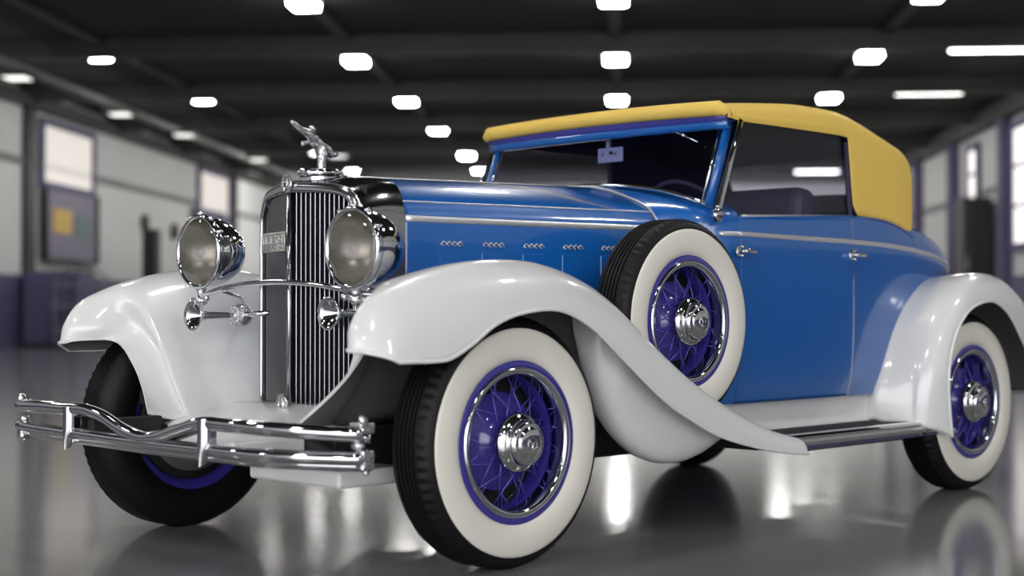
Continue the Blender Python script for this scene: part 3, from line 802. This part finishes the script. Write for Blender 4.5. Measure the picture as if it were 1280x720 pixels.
n += 1; struct(hbox(UR-.06, UR, VB, VF, 3.55, 3.70).build('trim_%d' % n, M['beam2']))
for v in (34.8, 40.2, 45.0, 50): n += 1; struct(hbox(UR-.25, UR, v, v+.45, 0, 5.2).build('trim_%d' % n, M['purple']))
for v in (32.0, 49.5): n += 1; struct(hbox(UL, UL+.12, v, v+.5, 0, 5.3).build('trim_%d' % n, M['dark']))
n += 1; struct(hbox(UL, UL+.10, VB, VF, 0, 1.55).build('trim_%d' % n, M['purple']))
n += 1; struct(hbox(UR-.10, UR, VB, VF, 0, 1.55).build('trim_%d' % n, M['purple']))
# windows
def hwin(name, side, v0, v1, z0, z1, m, bars):
    u = UL if side < 0 else UR; d = .06 if side < 0 else -.06
    w = hbox(u, u+d, v0, v1, z0, z1).build(name, m); struct(w)
    f = MB(); L = [(v0-.12, v0+.04, z0-.1, z1+.1), (v1-.04, v1+.12, z0-.1, z1+.1), (v0, v1, z0-.1, z0+.06), (v0, v1, z1-.06, z1+.1)]
    for q in range(1, bars): z = z0+(z1-z0)*q/bars; L.append((v0, v1, z-.03, z+.03))
    for a, b_, c1, c2 in L:
        t = hbox(u+d*.2, u+d*2, a, b_, c1, c2); f.add(t.v, t.f, False)
    f.build('window_frame', M['purple'], w)
hwin('window_1', -1, 33.0, 36.2, 3.62, 5.0, M['paneb'], 1)
hwin('window_2', -1, 45.6, 49.0, 3.7, 5.1, M['paneb'], 1)
hwin('window_3', 1, 32.9, 34.5, 2.2, 4.85, M['paneb2'], 3)
hwin('window_4', 1, 37.9, 38.9, 3.5, 4.8, M['paneb2'], 2)

# panels, cabinets and gear along the walls
def ftag(o, l, c_, g=None): return tag(o, l, c_, g)
nb = empty('notice_board', H(UL+.12, 34.6, 1.95)); ftag(nb, 'tall lilac grey notice board below the bright window on the left wall', 'notice board')
def local(mb, par): 
    mb.v = [tuple(Vector(v)-par.location) for v in mb.v]; return mb
local(hbox(UL+.11, UL+.16, 33.0, 36.2, 1.95, 3.5), nb).build('board', M['purple2'], nb)
local(hbox(UL+.16, UL+.19, 33.4, 34.5, 2.55, 3.1), nb).build('ochre_sheet', M['poster'], nb)
local(hbox(UL+.16, UL+.19, 34.8, 35.8, 2.50, 3.0), nb).build('dark_sheet', M['poster2'], nb)
fb = MB()
for a in ((33.0, 36.2, 1.88, 1.97), (32.9, 33.02, 1.9, 3.55), (36.18, 36.3, 1.9, 3.55)):
    t = hbox(UL+.11, UL+.22, *a); fb.add(t.v, t.f, False)
local(fb, nb).build('board_frame', M['dark'], nb)
nb2 = empty('notice_board', H(UL+.12, 46, 2.2)); ftag(nb2, 'purple panel under the second window on the left wall, further back', 'notice board')
local(hbox(UL+.11, UL+.16, 44.8, 48.4, 2.2, 3.9), nb2).build('board', M['purple'], nb2)
# black speaker-like post in front of the left wall
ps = empty('tall_post', H(-11.4, 36.1, 0)); ftag(ps, 'slim black post standing before the left wall, right of the notice board', 'post')
local(hbox(-11.6, -11.25, 35.9, 36.3, .08, 2.75, .03), ps).build('post_body', M['dark'], ps); local(hbox(-11.8, -11.05, 35.7, 36.5, 0, .10, .02), ps).build('post_foot', M['dark'], ps)
def cabinet(u0, u1, v0, v1, h, m, label, doors=2, name='cabinet', cat='cabinet'):
    e = empty(name, H((u0+u1)/2, (v0+v1)/2, 0)); ftag(e, label, cat)
    local(hbox(u0, u1, v0, v1, .06, h, .02), e).build('cabinet_body', m, e)
    local(hbox(u0+.03, u1-.03, v0+.03, v1-.03, 0, .07), e).build('plinth', M['dark'], e)
    w = (u1-u0)/doors
    for q in range(doors):
        d = local(hbox(u0+w*q+.03, u0+w*(q+1)-.03, v0-.03, v0, .14, h-.06, .008), e).build('cabinet_door', m, e)
        local(hbox(u0+w*q+.06, u0+w*q+.09, v0-.06, v0-.03, h*.5, h*.62), e).build('door_pull', M['chrome'], d)
    return e
cabinet(-12.8, -11.6, 31.6, 32.6, 1.62, M['purple'], 'low purple cabinet at the left edge of the photo, leftmost of the wall cabinets')
cabinet(-11.3, -10.2, 33.6, 34.4, 1.25, M['purple2'], 'low lilac grey cabinet right of the purple one at left')
cabinet(-10.7, -9.6, 36.5, 37.4, 1.35, M['dark'], 'low black cabinet behind the far white fender')
cabinet(7.92, 8.58, 36.2, 37.2, 3.42, M['dark'], 'tall black cabinet against the right wall behind the car tail')
# trolley with hoops on the left
tr = empty('tool_trolley', H(-11.2, 30.9, 0)); ftag(tr, 'grey wheeled tool trolley with curved rails before the left cabinets', 'trolley')
t = MB()
for z in (.35, .85, 1.30): b_ = hbox(-11.75, -10.75, 30.6, 31.2, z, z+.05); t.add(b_.v, b_.f, False)
local(t, tr).build('shelf', M['purple2'], tr)
for (u, v) in ((-11.72, 30.63), (-10.78, 30.63), (-11.72, 31.17), (-10.78, 31.17)):
    local(hbox(u-.02, u+.02, v-.02, v+.02, .10, 1.45), tr).build('upright', M['beam2'], tr)
    cst_ = MB().lathe([(.0001, -.02), (.05, -.02), (.055, 0), (.05, .02), (.0001, .02)], Matrix.Translation(H(u, v, .055)), 16); local(cst_, tr).build('caster', M['dark'], tr)
for q in range(2):
    ar = MB().tube([H(-11.7+.9*f/12, 30.6+.6*q, 1.42+.28*math.sin(PI*f/12)) for f in range(13)], .025, 8); local(ar, tr).build('rail', M['beam2'], tr)
for u, v, z, l in ((-12.9, 40.3, 3.15, 'dark round wall gauge on the left wall, left one of two'), (-12.9, 43.0, 3.05, 'dark round wall gauge on the left wall, right one of two')):
    o = MB().lathe([(.0001, .06), (.16, .06), (.22, .03), (.24, -.02), (.2, -.1)], Matrix.Translation(H(u, v, z)) @ Matrix.Rotation(R(44.4), 4, 'Z') , 24).build('wall_gauge', M['beam'])
    tag(o, l, 'gauge', 'round gauges on the left wall')

# ceiling lamps: square housings in four rows, long tubes in a fifth
def lamp_meshes():
    hb = MB().box((0, 0, .04), (.52, .56, .10), bev=.03); h_ = hb.build('h', M['beam']).data
    d = MB().box((0, 0, -.05), (.40, .50, .12), bev=.03).build('d', M['lampw']).data
    tb_ = MB().box((0, 0, .05), (1.55, .30, .08), bev=.02).build('t', M['beam']).data
    td = MB().box((0, 0, -.01), (1.42, .26, .05), bev=.02).build('td', M['tubeg']).data
    dd = MB().box((0, 0, -.02), (.36, .36, .035), bev=.015).build('dd', M['lampdim']).data
    for nm in ('h', 'd', 't', 'td', 'dd'): bpy.data.objects.remove(bpy.data.objects[nm])
    return h_, d, tb_, td, dd
mh, md, mt_, mtd, mdd = lamp_meshes()
ordn = ['nearest', 'second nearest', 'third nearest', 'fourth nearest', 'fifth nearest', 'sixth nearest', 'farthest']
zl = 5.50
for ri, (u, rn) in enumerate(((-9.3, 'leftmost ceiling row'), (-4.85, 'ceiling row passing left above the bonnet'), (-.15, 'middle ceiling row above the windscreen'), (4.5, 'ceiling row above the rear of the yellow top'))):
    for k in range(-5, 6):
        v = 22.75+5.5*k
        if (ri == 0 and k == 0) or (ri == 3 and k == 5): continue
        if ri == 0 and k > 0: v, u = ((27.1, -9.6), (32.9, -9.3), (38.2, -9.0), (44., -9.), (49.8, -9.))[k-1]
        if ri == 1 and k > 0: v, u = ((28.1, -5.0), (33.6, -4.84), (39.0, -4.8), (45.8, -4.75), (50.5, -4.8))[k-1]
        e = empty('ceiling_lamp', H(u, v, zl)); e.rotation_euler = (0, 0, math.atan2(HU.y, HU.x))
        kmin = 1 if ri == 0 else 0; vis = k >= kmin
        if vis: tag(e, 'glowing square lamp, %s in the %s' % (ordn[min(k-kmin, 6)], rn), 'ceiling lamp', 'square ceiling lamps')
        else: tag(e, 'square ceiling lamp overhead, in front of the lamps seen in the photo', 'ceiling lamp', 'square ceiling lamps nearer than the view')
        for nm, d in (('lamp_housing', mh), ('diffuser', md)):
            o = bpy.data.objects.new(nm, d); C.objects.link(o); o.parent = e
for k in range(0, 6):
    v = 27.9+5.5*k if k < 5 else 51.5
    e = empty('tube_lamp', H(6.6 if k < 5 else 6.45, v, zl if k < 5 else 5.42)); e.rotation_euler = (0, 0, math.atan2(HU.y, HU.x))
    tag(e, 'long ceiling tube lamp at right, %s of its row' % ordn[min(k, 6)], 'ceiling lamp', 'tube lamps on the right')
    for nm, d in (('lamp_housing', mt_), ('diffuser', mtd)):
        o = bpy.data.objects.new(nm, d); C.objects.link(o); o.parent = e
for k, (u, v) in enumerate(((-9.75, 23.8), (-9.6, 28.4), (-9.4, 31.9), (-9.1, 37.3), (-6.95, 36.6))):
    e = empty('small_lamp', H(u, v, 4.55)); e.rotation_euler = (0, 0, math.atan2(HU.y, HU.x))
    tag(e, ('dim lamp under the grey rail along the left wall, %s of four' % ordn[k]) if k < 4 else 'dim lamp just right of the mascot figure, alone', 'ceiling lamp', 'dim lamps along the left rail')
    for nm, d in (('lamp_housing', mh), ('diffuser', mdd)):
        o = bpy.data.objects.new(nm, d); C.objects.link(o); o.parent = e; o.scale = (1, 1, .8)

# ------------------------------------------------------------------ light
def area(name, loc, size, energy, rot, col=(1, 1, 1), sy=None):
    l = bpy.data.lights.new(name, 'AREA'); l.energy = energy; l.color = col; l.shape = 'RECTANGLE' if sy else 'SQUARE'; l.size = size
    if sy: l.size_y = sy
    o = bpy.data.objects.new(name, l); C.objects.link(o); o.location = loc; o.rotation_euler = rot; return o
def aim(d): return d.to_track_quat('-Z', 'Y').to_euler()
def strip(name, u0, v0, u1, v1, z, du, dv, dz, e, wd=.3):
    a = H(u0, v0, z); b = H(u1, v1, z); L = (b-a).length
    d = (HU*du+HV*dv+Vector((0, 0, dz))).normalized(); x = (b-a).normalized(); y = d.cross(x)
    m = Matrix((x, -y, -d)).transposed() if False else Matrix((x, (-d).cross(x), -d)).transposed()
    o = area(name, (a+b)/2, L, e, m.to_euler(), (1, .99, .97), wd)
    return o
# fixtureless area lights added to brighten the hall's walls
strip('added_fill_left', -9.9, 16, -9.9, 54, 4.9, -1, 0, -.45, 115)
strip('added_fill_far', -12, 50, 8, 50, 5.2, 0, 1, -.45, 430)
strip('added_fill_right', 6.2, 16, 6.2, 54, 5.0, 1, 0, -.4, 55)
# hall left open behind the camera so added world light fills from the front
w = bpy.data.worlds.new('world'); bpy.context.scene.world = w; w.use_nodes = True
bg = w.node_tree.nodes['Background']; bg.inputs[0].default_value = (.98, .985, 1., 1); bg.inputs[1].default_value = 2.8

# ------------------------------------------------------------------ camera
cam = bpy.data.cameras.new('camera'); co_ = bpy.data.objects.new('camera', cam); C.objects.link(co_)
cam.sensor_width = 36; cam.lens = 36*1900/1280; cam.clip_end = 300
P = math.atan(26/1900)
fw = Vector((math.cos(A)*math.cos(P), math.sin(A)*math.cos(P), math.sin(P)))
co_.location = CAMP; co_.rotation_euler = fw.to_track_quat('-Z', 'Y').to_euler()
cam.dof.use_dof = True; cam.dof.focus_distance = 5.4; cam.dof.aperture_fstop = (cam.lens/1000)/.038
sc = bpy.context.scene; sc.camera = co_
sc.view_settings.view_transform = 'Standard'; sc.view_settings.look = 'None'; sc.view_settings.gamma = 1
sc.view_settings.use_curve_mapping = False; sc.view_settings.exposure = .56
